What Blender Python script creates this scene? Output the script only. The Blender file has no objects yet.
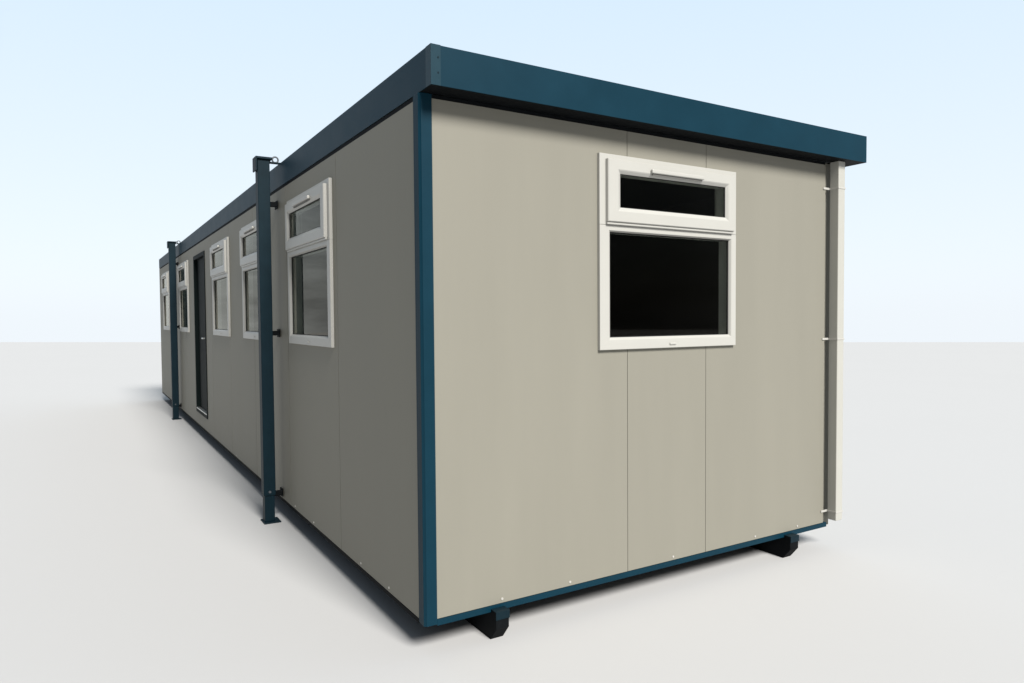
import bpy, bmesh, math
from mathutils import Vector, Matrix
R = math.radians
scene = bpy.context.scene
col = scene.collection

# ------------------------------------------------------------------ materials
def new_mat(name):
    m = bpy.data.materials.new(name); m.use_nodes = True
    nt = m.node_tree
    return m, nt, nt.nodes['Principled BSDF']

def paint(name, rgb, rough=0.5, spec=0.5, mottle=0.03, mscale=3.0, bump=0.0, bscale=6.0, metallic=0.0, coat=0.0, stretch=None):
    m, nt, b = new_mat(name)
    b.inputs['Roughness'].default_value = rough
    b.inputs['Specular IOR Level'].default_value = spec
    b.inputs['Metallic'].default_value = metallic
    b.inputs['Coat Weight'].default_value = coat
    b.inputs['Coat Roughness'].default_value = 0.25
    tc = nt.nodes.new('ShaderNodeTexCoord')
    n = nt.nodes.new('ShaderNodeTexNoise'); n.inputs['Scale'].default_value = mscale
    n.inputs['Detail'].default_value = 5; n.inputs['Roughness'].default_value = 0.6
    if stretch:
        mp = nt.nodes.new('ShaderNodeMapping'); mp.inputs['Scale'].default_value = stretch
        nt.links.new(tc.outputs['Object'], mp.inputs['Vector']); nt.links.new(mp.outputs['Vector'], n.inputs['Vector'])
    else:
        nt.links.new(tc.outputs['Object'], n.inputs['Vector'])
    r = nt.nodes.new('ShaderNodeMapRange')
    r.inputs['From Min'].default_value = 0.25; r.inputs['From Max'].default_value = 0.75
    r.inputs['To Min'].default_value = 1 - mottle; r.inputs['To Max'].default_value = 1 + mottle
    nt.links.new(n.outputs['Fac'], r.inputs['Value'])
    mx = nt.nodes.new('ShaderNodeVectorMath'); mx.operation = 'SCALE'
    mx.inputs[0].default_value = rgb
    nt.links.new(r.outputs['Result'], mx.inputs['Scale'])
    nt.links.new(mx.outputs['Vector'], b.inputs['Base Color'])
    r2 = nt.nodes.new('ShaderNodeMapRange')
    r2.inputs['To Min'].default_value = max(rough - 0.06, 0.02); r2.inputs['To Max'].default_value = rough + 0.06
    nt.links.new(n.outputs['Fac'], r2.inputs['Value']); nt.links.new(r2.outputs['Result'], b.inputs['Roughness'])
    if bump:
        n2 = nt.nodes.new('ShaderNodeTexNoise'); n2.inputs['Scale'].default_value = bscale
        n2.inputs['Detail'].default_value = 2
        nt.links.new(tc.outputs['Object'], n2.inputs['Vector'])
        bp = nt.nodes.new('ShaderNodeBump'); bp.inputs['Strength'].default_value = bump
        bp.inputs['Distance'].default_value = 0.01
        nt.links.new(n2.outputs['Fac'], bp.inputs['Height']); nt.links.new(bp.outputs['Normal'], b.inputs['Normal'])
    return m

WALL = paint('wall_coating', (0.215, 0.206, 0.172), 0.58, 0.22, 0.035, 1.6, 0.10, 1.0, stretch=(2.2, 2.2, 0.30))
BLUE = paint('blue_coating', (0.0018, 0.0235, 0.0400), 0.48, 0.13, 0.10, 5.0, 0.05, 2.0)
CAPM = paint('corner_cap_coating', (0.0055, 0.0285, 0.0430), 0.42, 0.22, 0.15, 14.0)
BLUED = paint('blue_steel_paint', (0.0028, 0.0125, 0.019), 0.5, 0.14, 0.15, 9.0, 0.04, 20.0)
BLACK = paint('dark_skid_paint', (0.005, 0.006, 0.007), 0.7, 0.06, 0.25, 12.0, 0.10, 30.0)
UPVC = paint('white_upvc', (0.400, 0.394, 0.366), 0.38, 0.4, 0.012, 6.0)
PIPEM = paint('cream_pipe_plastic', (0.39, 0.385, 0.35), 0.45, 0.4, 0.02, 8.0)
GROOVE = paint('groove_filler', (0.035, 0.033, 0.028), 0.8, 0.1, 0.02, 4.0)
GASKET = paint('black_gasket', (0.012, 0.012, 0.012), 0.6, 0.3, 0.02, 4.0)
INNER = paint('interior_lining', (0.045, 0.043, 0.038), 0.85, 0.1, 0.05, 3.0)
PARTN = paint('partition_board', (0.26, 0.25, 0.21), 0.8, 0.1, 0.08, 6.0)
DOORM = paint('door_coating', (0.005, 0.009, 0.009), 0.6, 0.05, 0.05, 4.0)
VENT_SHADE = paint('vent_shade_grey', (0.16, 0.155, 0.145), 0.6, 0.2, 0.02, 4.0)
METAL = paint('zinc_metal', (0.55, 0.55, 0.53), 0.35, 0.5, 0.03, 20.0, metallic=0.9)
SCREWM = paint('screw_cap', (0.42, 0.41, 0.38), 0.4, 0.5, 0.01, 9.0)
RUST = paint('galvanised_strap', (0.09, 0.10, 0.11), 0.5, 0.5, 0.15, 30.0, metallic=0.4)
ROOFM = paint('roof_membrane', (0.16, 0.17, 0.17), 0.7, 0.3, 0.08, 3.0)

def glass_mat():
    m = bpy.data.materials.new('window_glass'); m.use_nodes = True
    nt = m.node_tree; nt.nodes.clear()
    out = nt.nodes.new('ShaderNodeOutputMaterial')
    tr = nt.nodes.new('ShaderNodeBsdfTransparent'); tr.inputs['Color'].default_value = (0.78, 0.80, 0.78, 1)
    gl = nt.nodes.new('ShaderNodeBsdfGlossy'); gl.inputs['Roughness'].default_value = 0.03; gl.inputs['Color'].default_value = (0.86, 0.83, 0.74, 1)
    fr = nt.nodes.new('ShaderNodeFresnel'); fr.inputs['IOR'].default_value = 1.24
    mx = nt.nodes.new('ShaderNodeMixShader')
    geo = nt.nodes.new('ShaderNodeNewGeometry'); inv = nt.nodes.new('ShaderNodeMath'); inv.operation = 'SUBTRACT'; inv.inputs[0].default_value = 1
    nt.links.new(geo.outputs['Backfacing'], inv.inputs[1])           # only the outer skin of the thin pane reflects
    mul = nt.nodes.new('ShaderNodeMath'); mul.operation = 'MULTIPLY'
    nt.links.new(fr.outputs[0], mul.inputs[0]); nt.links.new(inv.outputs[0], mul.inputs[1])
    nt.links.new(mul.outputs[0], mx.inputs[0]); nt.links.new(tr.outputs[0], mx.inputs[1])
    nt.links.new(gl.outputs[0], mx.inputs[2]); nt.links.new(mx.outputs[0], out.inputs[0])
    return m
GLASS = glass_mat()

def ground_mat():
    m = paint('pale_concrete', (0.468, 0.465, 0.463), 0.9, 0.0, 0.006, 0.25)
    m.node_tree.nodes['Principled BSDF'].inputs['IOR'].default_value = 1.0
    return m
GROUND = ground_mat()

# ------------------------------------------------------------------ helpers
def link(name, bm, mats, parent=None, bevel=0.0, smooth=False):
    me = bpy.data.meshes.new(name)
    bmesh.ops.recalc_face_normals(bm, faces=bm.faces)
    bm.to_mesh(me); bm.free()
    for m in (mats if isinstance(mats, (list, tuple)) else [mats]):
        me.materials.append(m)
    o = bpy.data.objects.new(name, me); col.objects.link(o)
    if parent is not None: o.parent = parent
    if smooth:
        for f in me.polygons: f.use_smooth = True
    if bevel:
        b = o.modifiers.new('bevel', 'BEVEL'); b.width = bevel; b.segments = 2
        b.limit_method = 'ANGLE'; b.angle_limit = R(40)
    return o

def box(bm, x0, x1, y0, y1, z0, z1):
    vs = [bm.verts.new(p) for p in ((x0,y0,z0),(x1,y0,z0),(x1,y1,z0),(x0,y1,z0),(x0,y0,z1),(x1,y0,z1),(x1,y1,z1),(x0,y1,z1))]
    for f in ((3,2,1,0),(4,5,6,7),(0,1,5,4),(1,2,6,5),(2,3,7,6),(3,0,4,7)):
        bm.faces.new([vs[i] for i in f])

def B(*boxes):
    bm = bmesh.new()
    for b in boxes: box(bm, *b)
    return bm

def tube(bm, a, b, r, n=12):
    a, b = Vector(a), Vector(b); d = (b - a).normalized()
    u = d.orthogonal().normalized(); v = d.cross(u)
    rings = []
    for p in (a, b):
        rings.append([bm.verts.new(p + (u*math.cos(t) + v*math.sin(t))*r) for t in [2*math.pi*i/n for i in range(n)]])
    for i in range(n):
        bm.faces.new((rings[0][i], rings[0][(i+1)%n], rings[1][(i+1)%n], rings[1][i]))
    bm.faces.new(rings[0][::-1]); bm.faces.new(rings[1])

def torus(bm, c, ax_u, ax_v, Rr, r, n=20, k=8):
    c, u, v = Vector(c), Vector(ax_u), Vector(ax_v); w = u.cross(v)
    g = []
    for i in range(n):
        t = 2*math.pi*i/n; d = u*math.cos(t) + v*math.sin(t)
        g.append([bm.verts.new(c + d*(Rr + r*math.cos(s)) + w*r*math.sin(s)) for s in [2*math.pi*j/k for j in range(k)]])
    for i in range(n):
        for j in range(k):
            bm.faces.new((g[i][j], g[(i+1)%n][j], g[(i+1)%n][(j+1)%k], g[i][(j+1)%k]))

# a wall frame of reference: (u along, w up, n outward) -> world
class Face:
    def __init__(s, kind, base=0.0): s.k, s.b = kind, base
    def P(s, u, w, n):
        if s.k == 'end': return (s.b + u, -n, w)
        return (-n, s.b + u, w)
    def box(s, bm, u0, u1, w0, w1, n0, n1):
        a, b = s.P(u0, w0, n0), s.P(u1, w1, n1)
        box(bm, min(a[0],b[0]), max(a[0],b[0]), min(a[1],b[1]), max(a[1],b[1]), w0, w1)
    def ring(s, bm, outer, inner, prof):
        """closed loop of profile points (t, n): t = 0 on the outer rectangle, 1 on the inner one"""
        loops = []
        for t, n in prof:
            u0, u1, w0, w1 = [o + (i - o)*t for o, i in zip(outer, inner)]
            loops.append([bm.verts.new(s.P(u, w, n)) for u, w in ((u0,w0),(u1,w0),(u1,w1),(u0,w1))])
        m = len(loops)
        for i in range(m):
            a, b = loops[i], loops[(i+1) % m]
            for j in range(4):
                bm.faces.new((a[j], a[(j+1)%4], b[(j+1)%4], b[j]))

def cut_panels(face, bm, u0, u1, w0, w1, n0, n1, seams, gap, holes):
    """panels between the seams, with rectangular holes left open"""
    us = [u0] + list(seams) + [u1]
    for k in range(len(us) - 1):
        a = us[k] + (gap/2 if k else 0); b = us[k+1] - (gap/2 if k < len(us)-2 else 0)
        hs = sorted([h for h in holes if h[0] < b and h[1] > a])
        x = a
        for h in hs:
            ha, hb = max(h[0], a), min(h[1], b)
            if ha > x: face.box(bm, x, ha, w0, w1, n0, n1)
            if h[2] > w0: face.box(bm, ha, hb, w0, h[2], n0, n1)
            if h[3] < w1: face.box(bm, ha, hb, h[3], w1, n0, n1)
            x = hb
        if x < b: face.box(bm, x, b, w0, w1, n0, n1)

# ------------------------------------------------------------------ dimensions (metres)
W, L = 3.05, 12.64
ZT, ZF, ZB = 2.6325, 2.456, -0.018
G = -0.158
WZ0, WS = 1.25, 1.045
END_WIN = 1.02
SIDE_WINS = [1.325, 3.08, 4.90, 8.22, 10.82]
DOOR = (6.62, 7.62, 0.17, 2.295)

cabin = bpy.data.objects.new('portable_cabin', None); col.objects.link(cabin)
cabin.location = (0, 0, G)
cabin['label'] = 'grey portable cabin with dark blue roof edge, white windows and jack legs on pale ground'
cabin['category'] = 'portable cabin'
ORI = Matrix.Translation((0, 0, -G))
def part(name, bm, mats, parent=None, bevel=0.0, smooth=False, label=None):
    bmesh.ops.translate(bm, verts=bm.verts, vec=(0, 0, -G))      # children sit in the cabin's own frame
    o = link(name, bm, mats, parent or cabin, bevel, smooth)
    if label: o['label'] = label
    return o

end = Face('end'); side = Face('side')

# ------------------------------------------------------------------ walls
end_holes = [(END_WIN + 0.02, END_WIN + WS - 0.02, WZ0 + 0.02, WZ0 + WS - 0.02)]
side_holes = [(y + 0.02, y + WS - 0.02, WZ0 + 0.02, WZ0 + WS - 0.02) for y in SIDE_WINS] + [(DOOR[0]+0.012, DOOR[1]-0.012, DOOR[2]+0.012, DOOR[3]-0.012)]
bm = bmesh.new()
cut_panels(end, bm, 0.060, 2.956, 0.014, 2.436, -0.018, 0.0, [1.226, 1.831], 0.0032, end_holes)
part('end_wall', bm, WALL, label='sunlit grey end wall of flat panels')
bm = bmesh.new()
cut_panels(end, bm, 0.060, 2.955, 0.0, 2.436, -0.060, -0.019, [], 0, end_holes)
part('end_wall_core', bm, GROOVE)
bm = bmesh.new()
cut_panels(side, bm, 0.071, L - 0.06, 0.004, 2.430, -0.018, 0.0, [1.25 + 1.225*i for i in range(10) if 1.25+1.225*i < L-0.3], 0.006, side_holes)
part('side_wall', bm, WALL, label='shaded grey long side wall of flat panels')
bm = bmesh.new()
cut_panels(side, bm, 0.071, L - 0.05, 0.0, 2.430, -0.060, -0.019, [], 0, side_holes)
part('side_wall_core', bm, GROOVE)
part('rear_wall', B((0.061, W-0.061, L-0.06, L-0.001, 0.0, 2.436)), WALL)
part('far_side_wall', B((W-0.06, W-0.001, 0.075, L-0.062, 0.0, 2.436)), WALL)
# lining, floor and partition, seen faintly through the panes
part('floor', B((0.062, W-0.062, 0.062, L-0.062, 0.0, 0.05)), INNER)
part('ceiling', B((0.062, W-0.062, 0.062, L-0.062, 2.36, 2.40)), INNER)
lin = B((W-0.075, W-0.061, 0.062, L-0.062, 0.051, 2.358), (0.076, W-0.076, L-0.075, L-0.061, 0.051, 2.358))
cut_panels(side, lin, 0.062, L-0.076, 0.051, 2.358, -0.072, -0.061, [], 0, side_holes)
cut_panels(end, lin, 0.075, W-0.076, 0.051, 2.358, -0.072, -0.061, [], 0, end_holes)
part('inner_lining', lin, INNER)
def partition(y):
    bm = B((0.076, W-0.077, y, y+0.05, 0.052, 2.357))
    for i in range(9):
        z = 0.35 + i*0.22
        box(bm, 0.10, W-0.10, y-0.012, y-0.001, z, z+0.19)
    part('partition', bm, PARTN)
partition(3.05); partition(6.35); partition(8.02); partition(10.3)

# ------------------------------------------------------------------ corner posts, base rail, roof
def corner_post():
    bm = bmesh.new()
    # folded angle: side flange, recessed nose, end flange
    pts = [(0.0595, -0.005), (0.006, -0.005), (0.0035, -0.0015), (-0.0015, 0.0035), (-0.005, 0.006), (-0.005, 0.040),
           (-0.0015, 0.044), (-0.0015, 0.0695), (0.03, 0.0695), (0.0595, 0.03)]
    lo = [bm.verts.new((x, y, -0.011)) for x, y in pts]; hi = [bm.verts.new((x, y, ZF - 0.002)) for x, y in pts]
    n = len(pts)
    for i in range(n): bm.faces.new((lo[i], lo[(i+1)%n], hi[(i+1)%n], hi[i]))
    bm.faces.new(lo); bm.faces.new(hi[::-1])
    part('corner_post', bm, BLUE, bevel=0.0012, label='dark blue near corner post')
corner_post()
part('corner_post', B((2.9575, 3.049, 0.024, 0.073, ZB, ZF-0.002)), WALL, label='recessed grey corner post behind the downpipe')
part('corner_post', B((-0.003, 0.058, L-0.058, L+0.003, ZB, ZF-0.002)), WALL)
part('base_rail', B((0.0600, 2.989, -0.004, 0.055, ZB, 0.0115)), BLUE, bevel=0.001)
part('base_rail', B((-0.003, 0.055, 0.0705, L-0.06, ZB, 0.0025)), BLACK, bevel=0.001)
RX0, RX1, RY0, RY1 = 0.0015, 3.222, -0.1234, L + 0.077
roof = part('roof', B((RX0+0.003, RX1-0.003, RY0+0.003, RY1-0.003, ZF+0.012, ZT-0.004)), ROOFM)
def fascia(b, lab): return part('fascia', B(b), BLUE, parent=roof, bevel=0.0025, label=lab)
# roof object has no transform of its own, so its children share the cabin frame
fascia((RX0+0.0002, RX1, RY0, RY0+0.0025, ZF, ZT), 'dark blue fascia over the end wall')
fascia((RX0, RX0+0.0025, RY0+0.0027, RY1, ZF, ZT), 'dark blue fascia along the window side')
fascia((RX1-0.0025, RX1-0.0002, RY0+0.0027, RY1, ZF, ZT), 'dark blue fascia along the hidden side')
fascia((RX0+0.0027, RX1-0.0027, RY1-0.0025, RY1-0.0002, ZF, ZT), 'dark blue fascia at the far end')
part('corner_cap', B((RX0-0.0009, 0.049, RY0-0.003, RY0-0.0003, ZF-0.0005, ZT+0.0005), (RX0-0.0009, RX0-0.0003, RY0, RY0+0.052, ZF-0.0005, ZT+0.0005)), CAPM, parent=roof, bevel=0.0008)
def rivet(x, z):
    bm = bmesh.new(); tube(bm, (x, RY0-0.0045, z), (x, RY0-0.0021, z), 0.0042, 10)
    part('rivet', bm, BLUED, parent=roof)
rivet(0.036, ZT-0.055); rivet(0.036, ZF+0.055)
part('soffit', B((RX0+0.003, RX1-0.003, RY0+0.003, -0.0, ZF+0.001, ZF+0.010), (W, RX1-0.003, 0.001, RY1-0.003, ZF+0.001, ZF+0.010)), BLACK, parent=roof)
part('header_shade_strip', B((0.005, 0.05, 0.072, L-0.06, 2.432, ZF-0.001)), BLACK)
part('header_shade_strip', B((0.061, 2.955, 0.001, 0.05, 2.437, ZF-0.001)), BLACK)  # black strip added at the end wall top to deepen the eave shade

# skids: two long runners with chamfered noses
def skid(x0, x1):
    prof = [(-0.052, -0.006), (-0.052, -0.088), (0.006, G), (L-0.05, G), (L+0.03, -0.082), (L+0.03, ZB-0.0045), (-0.0045, ZB-0.0045), (-0.0045, -0.006)]
    bm = bmesh.new()
    a = [bm.verts.new((x0, y, z)) for y, z in prof]; b = [bm.verts.new((x1, y, z)) for y, z in prof]
    n = len(prof)
    for i in range(n): bm.faces.new((a[i], a[(i+1)%n], b[(i+1)%n], b[i]))
    bm.faces.new(a); bm.faces.new(b[::-1])
    s = part('skid', bm, BLACK, bevel=0.003)
    part('nose_plate', B((x0-0.0015, x1+0.0015, -0.0565, -0.0525, -0.042, -0.004), (x0-0.0015, x1+0.0015, -0.0565, -0.0045, -0.0058, -0.002)), BLUED, parent=s, bevel=0.001)
skid(0.350, 0.424); skid(2.548, 2.628)

# screw caps along the bottom edge
def screw(face, u, w):
    bm = bmesh.new(); tube(bm, face.P(u, w, -0.002), face.P(u, w, 0.003), 0.0065, 10)
    part('screw', bm, SCREWM)
for u in (0.415, 0.83, 1.567, 2.271, 2.683): screw(end, u, 0.034)
for u in (0.456, 0.889, 1.85, 2.35, 3.3, 4.7): screw(side, u, 0.026)

# ------------------------------------------------------------------ windows
def window(face, u0, label=None):
    f = Face(face.k, u0); z = WZ0
    bm = bmesh.new()
    prof = [(0.0, 0.0005), (0.0, 0.0190), (0.03, 0.0205), (0.55, 0.0205), (0.80, 0.0200), (0.86, 0.017), (1.0, 0.007), (1.0, -0.070), (0.75, -0.0705), (0.66, -0.0705), (0.66, 0.0004)]
    f.ring(bm, (0, WS, z, z+0.668), (0.078, 0.995, z+0.066, z+0.634), prof)
    f.ring(bm, (0, WS, z+0.669, z+WS), (0.085, 0.958, z+0.715, z+0.990), prof)
    fr = part('window', bm, UPVC, bevel=0.0, label=label)
    # opening sash, proud of the frame
    bm = bmesh.new()
    sp = [(0.0, 0.0215), (0.0, 0.040), (0.05, 0.044), (0.72, 0.044), (0.80, 0.041), (1.0, 0.030), (1.0, -0.045), (0.70, -0.045), (0.70, 0.0212)]
    f.ring(bm, (0.040, 1.005, z+0.684, z+1.016), (0.132, 0.940, z+0.764, z+0.944), sp)
    part('sash', bm, UPVC, parent=fr)
    # drip bar under the sash
    bm = bmesh.new(); f.box(bm, 0.040, 1.005, z+0.6705, z+0.6835, 0.0215, 0.035)
    part('drip_bar', bm, UPVC, parent=fr, bevel=0.003)
    # gaskets
    bm = bmesh.new()
    f.ring(bm, (0.0782, 0.9948, z+0.0662, z+0.6338), (0.082, 0.991, z+0.071, z+0.629), [(0, -0.004), (0, 0.003), (1, 0.003), (1, -0.004)])
    f.ring(bm, (0.1322, 0.9398, z+0.7642, z+0.9438), (0.136, 0.936, z+0.768, z+0.940), [(0, 0.022), (0, 0.027), (1, 0.027), (1, 0.022)])
    part('gasket', bm, GASKET, parent=fr)
    bm = bmesh.new(); f.box(bm, 0.0785, 0.9945, z+0.0665, z+0.6335, -0.010, -0.0045)
    part('pane', bm, GLASS, parent=fr)
    bm = bmesh.new(); f.box(bm, 0.1325, 0.9395, z+0.7645, z+0.9435, 0.014, 0.0195)
    part('pane', bm, GLASS, parent=fr)
    # trickle vent and drain cap
    bm = bmesh.new(); f.box(bm, 0.335, 0.735, z+0.963, z+0.985, 0.0445, 0.0625)
    part('trickle_vent', bm, UPVC, parent=fr, bevel=0.005)
    bm = bmesh.new(); f.box(bm, 0.345, 0.725, z+0.953, z+0.9625, 0.0445, 0.052)
    part('vent_shade_strip', bm, VENT_SHADE, parent=fr)  # grey strip standing for the shade on the underside of the vent
    bm = bmesh.new(); f.box(bm, 0.500, 0.548, z+0.017, z+0.030, 0.021, 0.027)
    part('drain_cap', bm, UPVC, parent=fr, bevel=0.004)
    return fr
window(end, END_WIN, 'white window in the sunlit end wall')
for y, lab in zip(SIDE_WINS, ('window nearest the corner post', 'window partly behind the near jack leg', 'window between the near jack leg and the door',
                              'window between the door and the far jack leg', 'farthest window, behind the far jack leg')):
    window(side, y, lab)

# ------------------------------------------------------------------ door
d0, d1, dz0, dz1 = DOOR
f = Face('side', 0)
bm = bmesh.new()
f.ring(bm, (d0, d1, dz0, dz1), (d0+0.05, d1-0.05, dz0+0.045, dz1-0.05), [(0, 0.0005), (0, 0.010), (0.9, 0.010), (1, 0.006), (1, -0.070), (0.3, -0.070), (0.3, 0.0004)])
door = part('door', bm, DOORM)
bm = bmesh.new(); f.box(bm, d0+0.051, d1-0.051, dz0+0.047, dz1-0.052, -0.058, -0.034)
f.box(bm, d0+0.20, d1-0.20, dz0+1.05, dz1-0.25, -0.0335, -0.030); f.box(bm, d0+0.20, d1-0.20, dz0+0.20, dz0+0.85, -0.0335, -0.030)
part('door_leaf', bm, DOORM, parent=door, bevel=0.003)
bm = bmesh.new(); f.box(bm, d0+0.052, d1-0.052, dz0+0.0455, dz0+0.060, -0.033, 0.012)
part('threshold', bm, METAL, parent=door, bevel=0.002)
bm = bmesh.new()
tube(bm, f.P(d0+0.12, 1.19, -0.034), f.P(d0+0.12, 1.19, 0.020), 0.010); tube(bm, f.P(d0+0.11, 1.19, 0.018), f.P(d0+0.25, 1.19, 0.018), 0.009)
f.box(bm, d0+0.10, d0+0.14, 1.10, 1.24, -0.034, -0.026)
part('handle', bm, METAL, parent=door, smooth=False)

# ------------------------------------------------------------------ downpipe
bm = B((2.996, 3.066, -0.071, -0.006, 0.034, ZF-0.0005))
pipe = part('downpipe', bm, PIPEM, bevel=0.004)
for z in (2.278, 1.268, 0.093):
    part('pipe_clip', B((2.994, 3.068, -0.0735, -0.0715, z-0.006, z+0.006), (2.9925, 2.9955, -0.0735, -0.002, z-0.006, z+0.006),
        (3.0665, 3.0695, -0.0735, -0.002, z-0.006, z+0.006), (2.930, 2.992, -0.006, 0.0-0.0005, z-0.007, z+0.007)), SCREWM, parent=pipe, bevel=0.001)

# ------------------------------------------------------------------ jack legs
def jack_leg(y0, lab, dx):
    x0, x1 = -0.161 + dx, -0.071 + dx*1.3
    bm = bmesh.new()
    box(bm, x0, x1, y0, y0+0.09, 0.055, 2.655)
    leg = part('jack_leg', bm, BLUED, bevel=0.004, label=lab)
    part('inner_tube', B((x0+0.007, x1-0.007, y0+0.007, y0+0.083, G+0.0105, 0.054)), BLUED, parent=leg, bevel=0.003)
    bm = bmesh.new(); tube(bm, (x0+0.045, y0-0.006, 0.085), (x0+0.045, y0+0.096, 0.085), 0.010, 12)
    part('locking_pin', bm, RUST, parent=leg)
    part('foot_plate', B((x0-0.006, x1+0.032, y0-0.030, y0+0.115, G, G+0.010)), BLUED, parent=leg, bevel=0.002)
    part('top_cap', B((x0-0.016, x1+0.018, y0-0.016, y0+0.106, 2.6555, 2.672), (x0-0.016, x0-0.006, y0-0.016, y0+0.106, 2.566, 2.655)), BLUED, parent=leg, bevel=0.002)
    for z in (2.300, 1.295, 0.03):
        part('bracket', B((x1-0.002, -0.004, y0+0.045, y0+0.085, z+0.006, z+0.042), (-0.0115, -0.0045, y0+0.045, y0+0.125, z-0.008, z+0.055)), BLACK, parent=leg, bevel=0.002)
    bm = B((x1-0.002, 0.09, y0+0.03, y0+0.06, 2.600+0.036, 2.648))
    part('tie_strap', bm, BLUED, parent=leg, bevel=0.002)
    bm = bmesh.new(); torus(bm, (x1+0.052, y0+0.045, 2.668), (1, 0, 0), (0, 0, 1), 0.022, 0.0065)
    part('lifting_ring', bm, RUST, parent=leg, smooth=True)
jack_leg(2.66, 'near dark blue jack leg', 0.0); jack_leg(9.40, 'far dark blue jack leg', 0.024)

# ------------------------------------------------------------------ ground
A = Vector((-6.74, 63.41, 0)); Bv = Vector((43.79, 15.97, 0)); d = (Bv - A)
nrm = Vector((-d.y, d.x, 0)).normalized() * -1
A2, B2 = A - d*0.9, Bv + d*0.9
bm = bmesh.new()
q = [A2, B2, B2 + nrm*130, A2 + nrm*130]
top = [bm.verts.new((p.x, p.y, G)) for p in q]; bot = [bm.verts.new((p.x, p.y, G-0.05)) for p in q]
bm.faces.new(top); bm.faces.new(bot[::-1])
for i in range(4): bm.faces.new((top[i], top[(i+1)%4], bot[(i+1)%4], bot[i]))
g = link('ground', bm, GROUND); g['kind'] = 'structure'

# ------------------------------------------------------------------ light
SUN_EL, SUN_AZ = 41.0, 0.3      # azimuth measured from -Y towards +X
sd = Vector((math.sin(R(SUN_AZ))*math.cos(R(SUN_EL)), -math.cos(R(SUN_AZ))*math.cos(R(SUN_EL)), math.sin(R(SUN_EL))))
ld = bpy.data.lights.new('sun', 'SUN'); ld.energy = 5.0; ld.angle = R(20); ld.color = (1.0, 0.975, 0.93)
lo = bpy.data.objects.new('sun', ld); col.objects.link(lo)
lo.rotation_euler = (-sd).to_track_quat('-Z', 'Y').to_euler(); lo.location = (0, -20, 20)

w = bpy.data.worlds.new('World'); scene.world = w; w.use_nodes = True
nt = w.node_tree; bg = nt.nodes['Background']; N = nt.nodes.new; K = nt.links.new
sky = N('ShaderNodeTexSky'); sky.sky_type = 'NISHITA'; sky.sun_disc = False
sky.sun_elevation = R(SUN_EL); sky.sun_rotation = math.atan2(sd.x, sd.y); sky.air_density = 1.0; sky.dust_density = 2.0
tc = N('ShaderNodeTexCoord'); sep = N('ShaderNodeSeparateXYZ'); K(tc.outputs['Generated'], sep.inputs[0])
rp = N('ShaderNodeValToRGB'); e = rp.color_ramp.elements
e[0].position = 0.0; e[0].color = (0.885, 0.945, 1.0, 1)
e[1].position = 0.45; e[1].color = (0.69, 0.85, 1.0, 1)
K(sep.outputs['Z'], rp.inputs[0])
# veil bright ahead; added falloff, unseen behind and left, keeps the side wall dark
dot = N('ShaderNodeVectorMath'); dot.operation = 'DOT_PRODUCT'; dot.inputs[1].default_value = (0.7071, 0.7071, 0)
K(tc.outputs['Generated'], dot.inputs[0])
mr = N('ShaderNodeMapRange'); mr.interpolation_type = 'SMOOTHSTEP'
mr.inputs['From Min'].default_value = -0.1; mr.inputs['From Max'].default_value = 0.50
mr.inputs['To Min'].default_value = 0.11; mr.inputs['To Max'].default_value = 0.735
K(dot.outputs['Value'], mr.inputs['Value'])
tn = N('ShaderNodeTexNoise'); tn.inputs['Scale'].default_value = 9.0; tn.inputs['Detail'].default_value = 6; tn.inputs['Roughness'].default_value = 0.75
mp = N('ShaderNodeMapping'); mp.inputs['Scale'].default_value = (0.6, 0.6, 2.6)
K(tc.outputs['Generated'], mp.inputs['Vector']); K(mp.outputs['Vector'], tn.inputs['Vector'])
tm = N('ShaderNodeMapRange'); tm.inputs['From Min'].default_value = 0.38; tm.inputs['From Max'].default_value = 0.62
tm.inputs['To Min'].default_value = 0.55; tm.inputs['To Max'].default_value = 1.0; K(tn.outputs['Fac'], tm.inputs['Value'])
msk = N('ShaderNodeMapRange'); msk.interpolation_type = 'SMOOTHSTEP'
msk.inputs['From Min'].default_value = 0.56; msk.inputs['From Max'].default_value = 0.63
K(dot.outputs['Value'], msk.inputs['Value'])
mz = N('ShaderNodeMapRange'); mz.inputs['From Min'].default_value = 0.22; mz.inputs['From Max'].default_value = 0.34; K(sep.outputs['Z'], mz.inputs['Value'])
mm = N('ShaderNodeMath'); mm.operation = 'MAXIMUM'; K(msk.outputs[0], mm.inputs[0]); K(mz.outputs[0], mm.inputs[1])
tx = N('ShaderNodeMix'); K(mm.outputs[0], tx.inputs['Factor']); K(tm.outputs[0], tx.inputs['A']); tx.inputs['B'].default_value = 1.0
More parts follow.
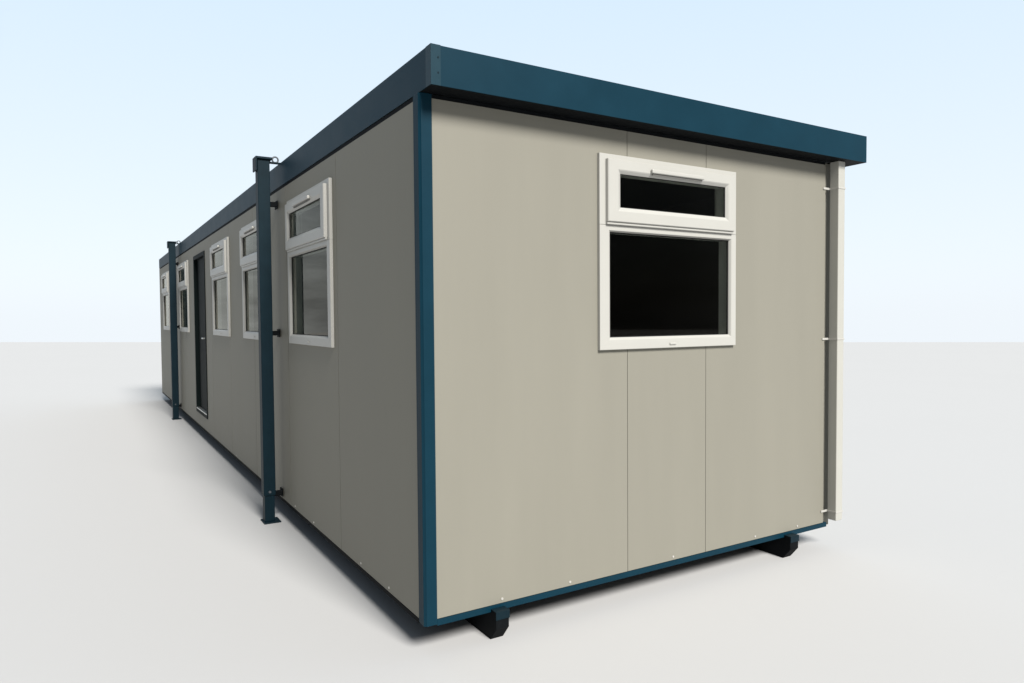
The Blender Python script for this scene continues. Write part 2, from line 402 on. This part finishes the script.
mu = N('ShaderNodeMath'); mu.operation = 'MULTIPLY'; K(mr.outputs[0], mu.inputs[0]); K(tx.outputs['Result'], mu.inputs[1])
veil = N('ShaderNodeVectorMath'); veil.operation = 'SCALE'; K(rp.outputs[0], veil.inputs[0]); K(mu.outputs[0], veil.inputs['Scale'])
sk = N('ShaderNodeVectorMath'); sk.operation = 'SCALE'; K(sky.outputs[0], sk.inputs[0]); sk.inputs['Scale'].default_value = 0.10
ad = N('ShaderNodeVectorMath'); ad.operation = 'ADD'; K(veil.outputs[0], ad.inputs[0]); K(sk.outputs[0], ad.inputs[1])
sc10 = N('ShaderNodeVectorMath'); sc10.operation = 'SCALE'; sc10.inputs['Scale'].default_value = 10.0
K(ad.outputs[0], sc10.inputs[0]); K(sc10.outputs[0], bg.inputs['Color']); bg.inputs['Strength'].default_value = 0.1
sk.inputs['Scale'].default_value = 0.01

# ------------------------------------------------------------------ camera
fpx, yaw, pitch, roll, cx, cy, cz = 706.998, 0.545784789, -0.033801026, -0.00728683, -1.33269, -2.99072, 1.42752
fw = Vector((math.sin(yaw)*math.cos(pitch), math.cos(yaw)*math.cos(pitch), math.sin(pitch)))
rt = Vector((math.cos(yaw), -math.sin(yaw), 0)); up = rt.cross(fw)
r2 = rt*math.cos(roll) + up*math.sin(roll); u2 = up*math.cos(roll) - rt*math.sin(roll)
cam = bpy.data.cameras.new('camera'); co = bpy.data.objects.new('camera', cam); col.objects.link(co)
co.matrix_world = Matrix(((r2.x, u2.x, -fw.x, cx), (r2.y, u2.y, -fw.y, cy), (r2.z, u2.z, -fw.z, cz), (0, 0, 0, 1)))
cam.sensor_width = 36; cam.lens = fpx/1024*36; cam.clip_start = 0.05; cam.clip_end = 2000
scene.camera = co
scene.view_settings.view_transform = 'Standard'; scene.view_settings.look = 'None'
scene.view_settings.exposure = 0.40; scene.view_settings.gamma = 1.0
scene.render.engine = 'CYCLES'
scene.cycles.max_bounces = 8; scene.cycles.transparent_max_bounces = 12
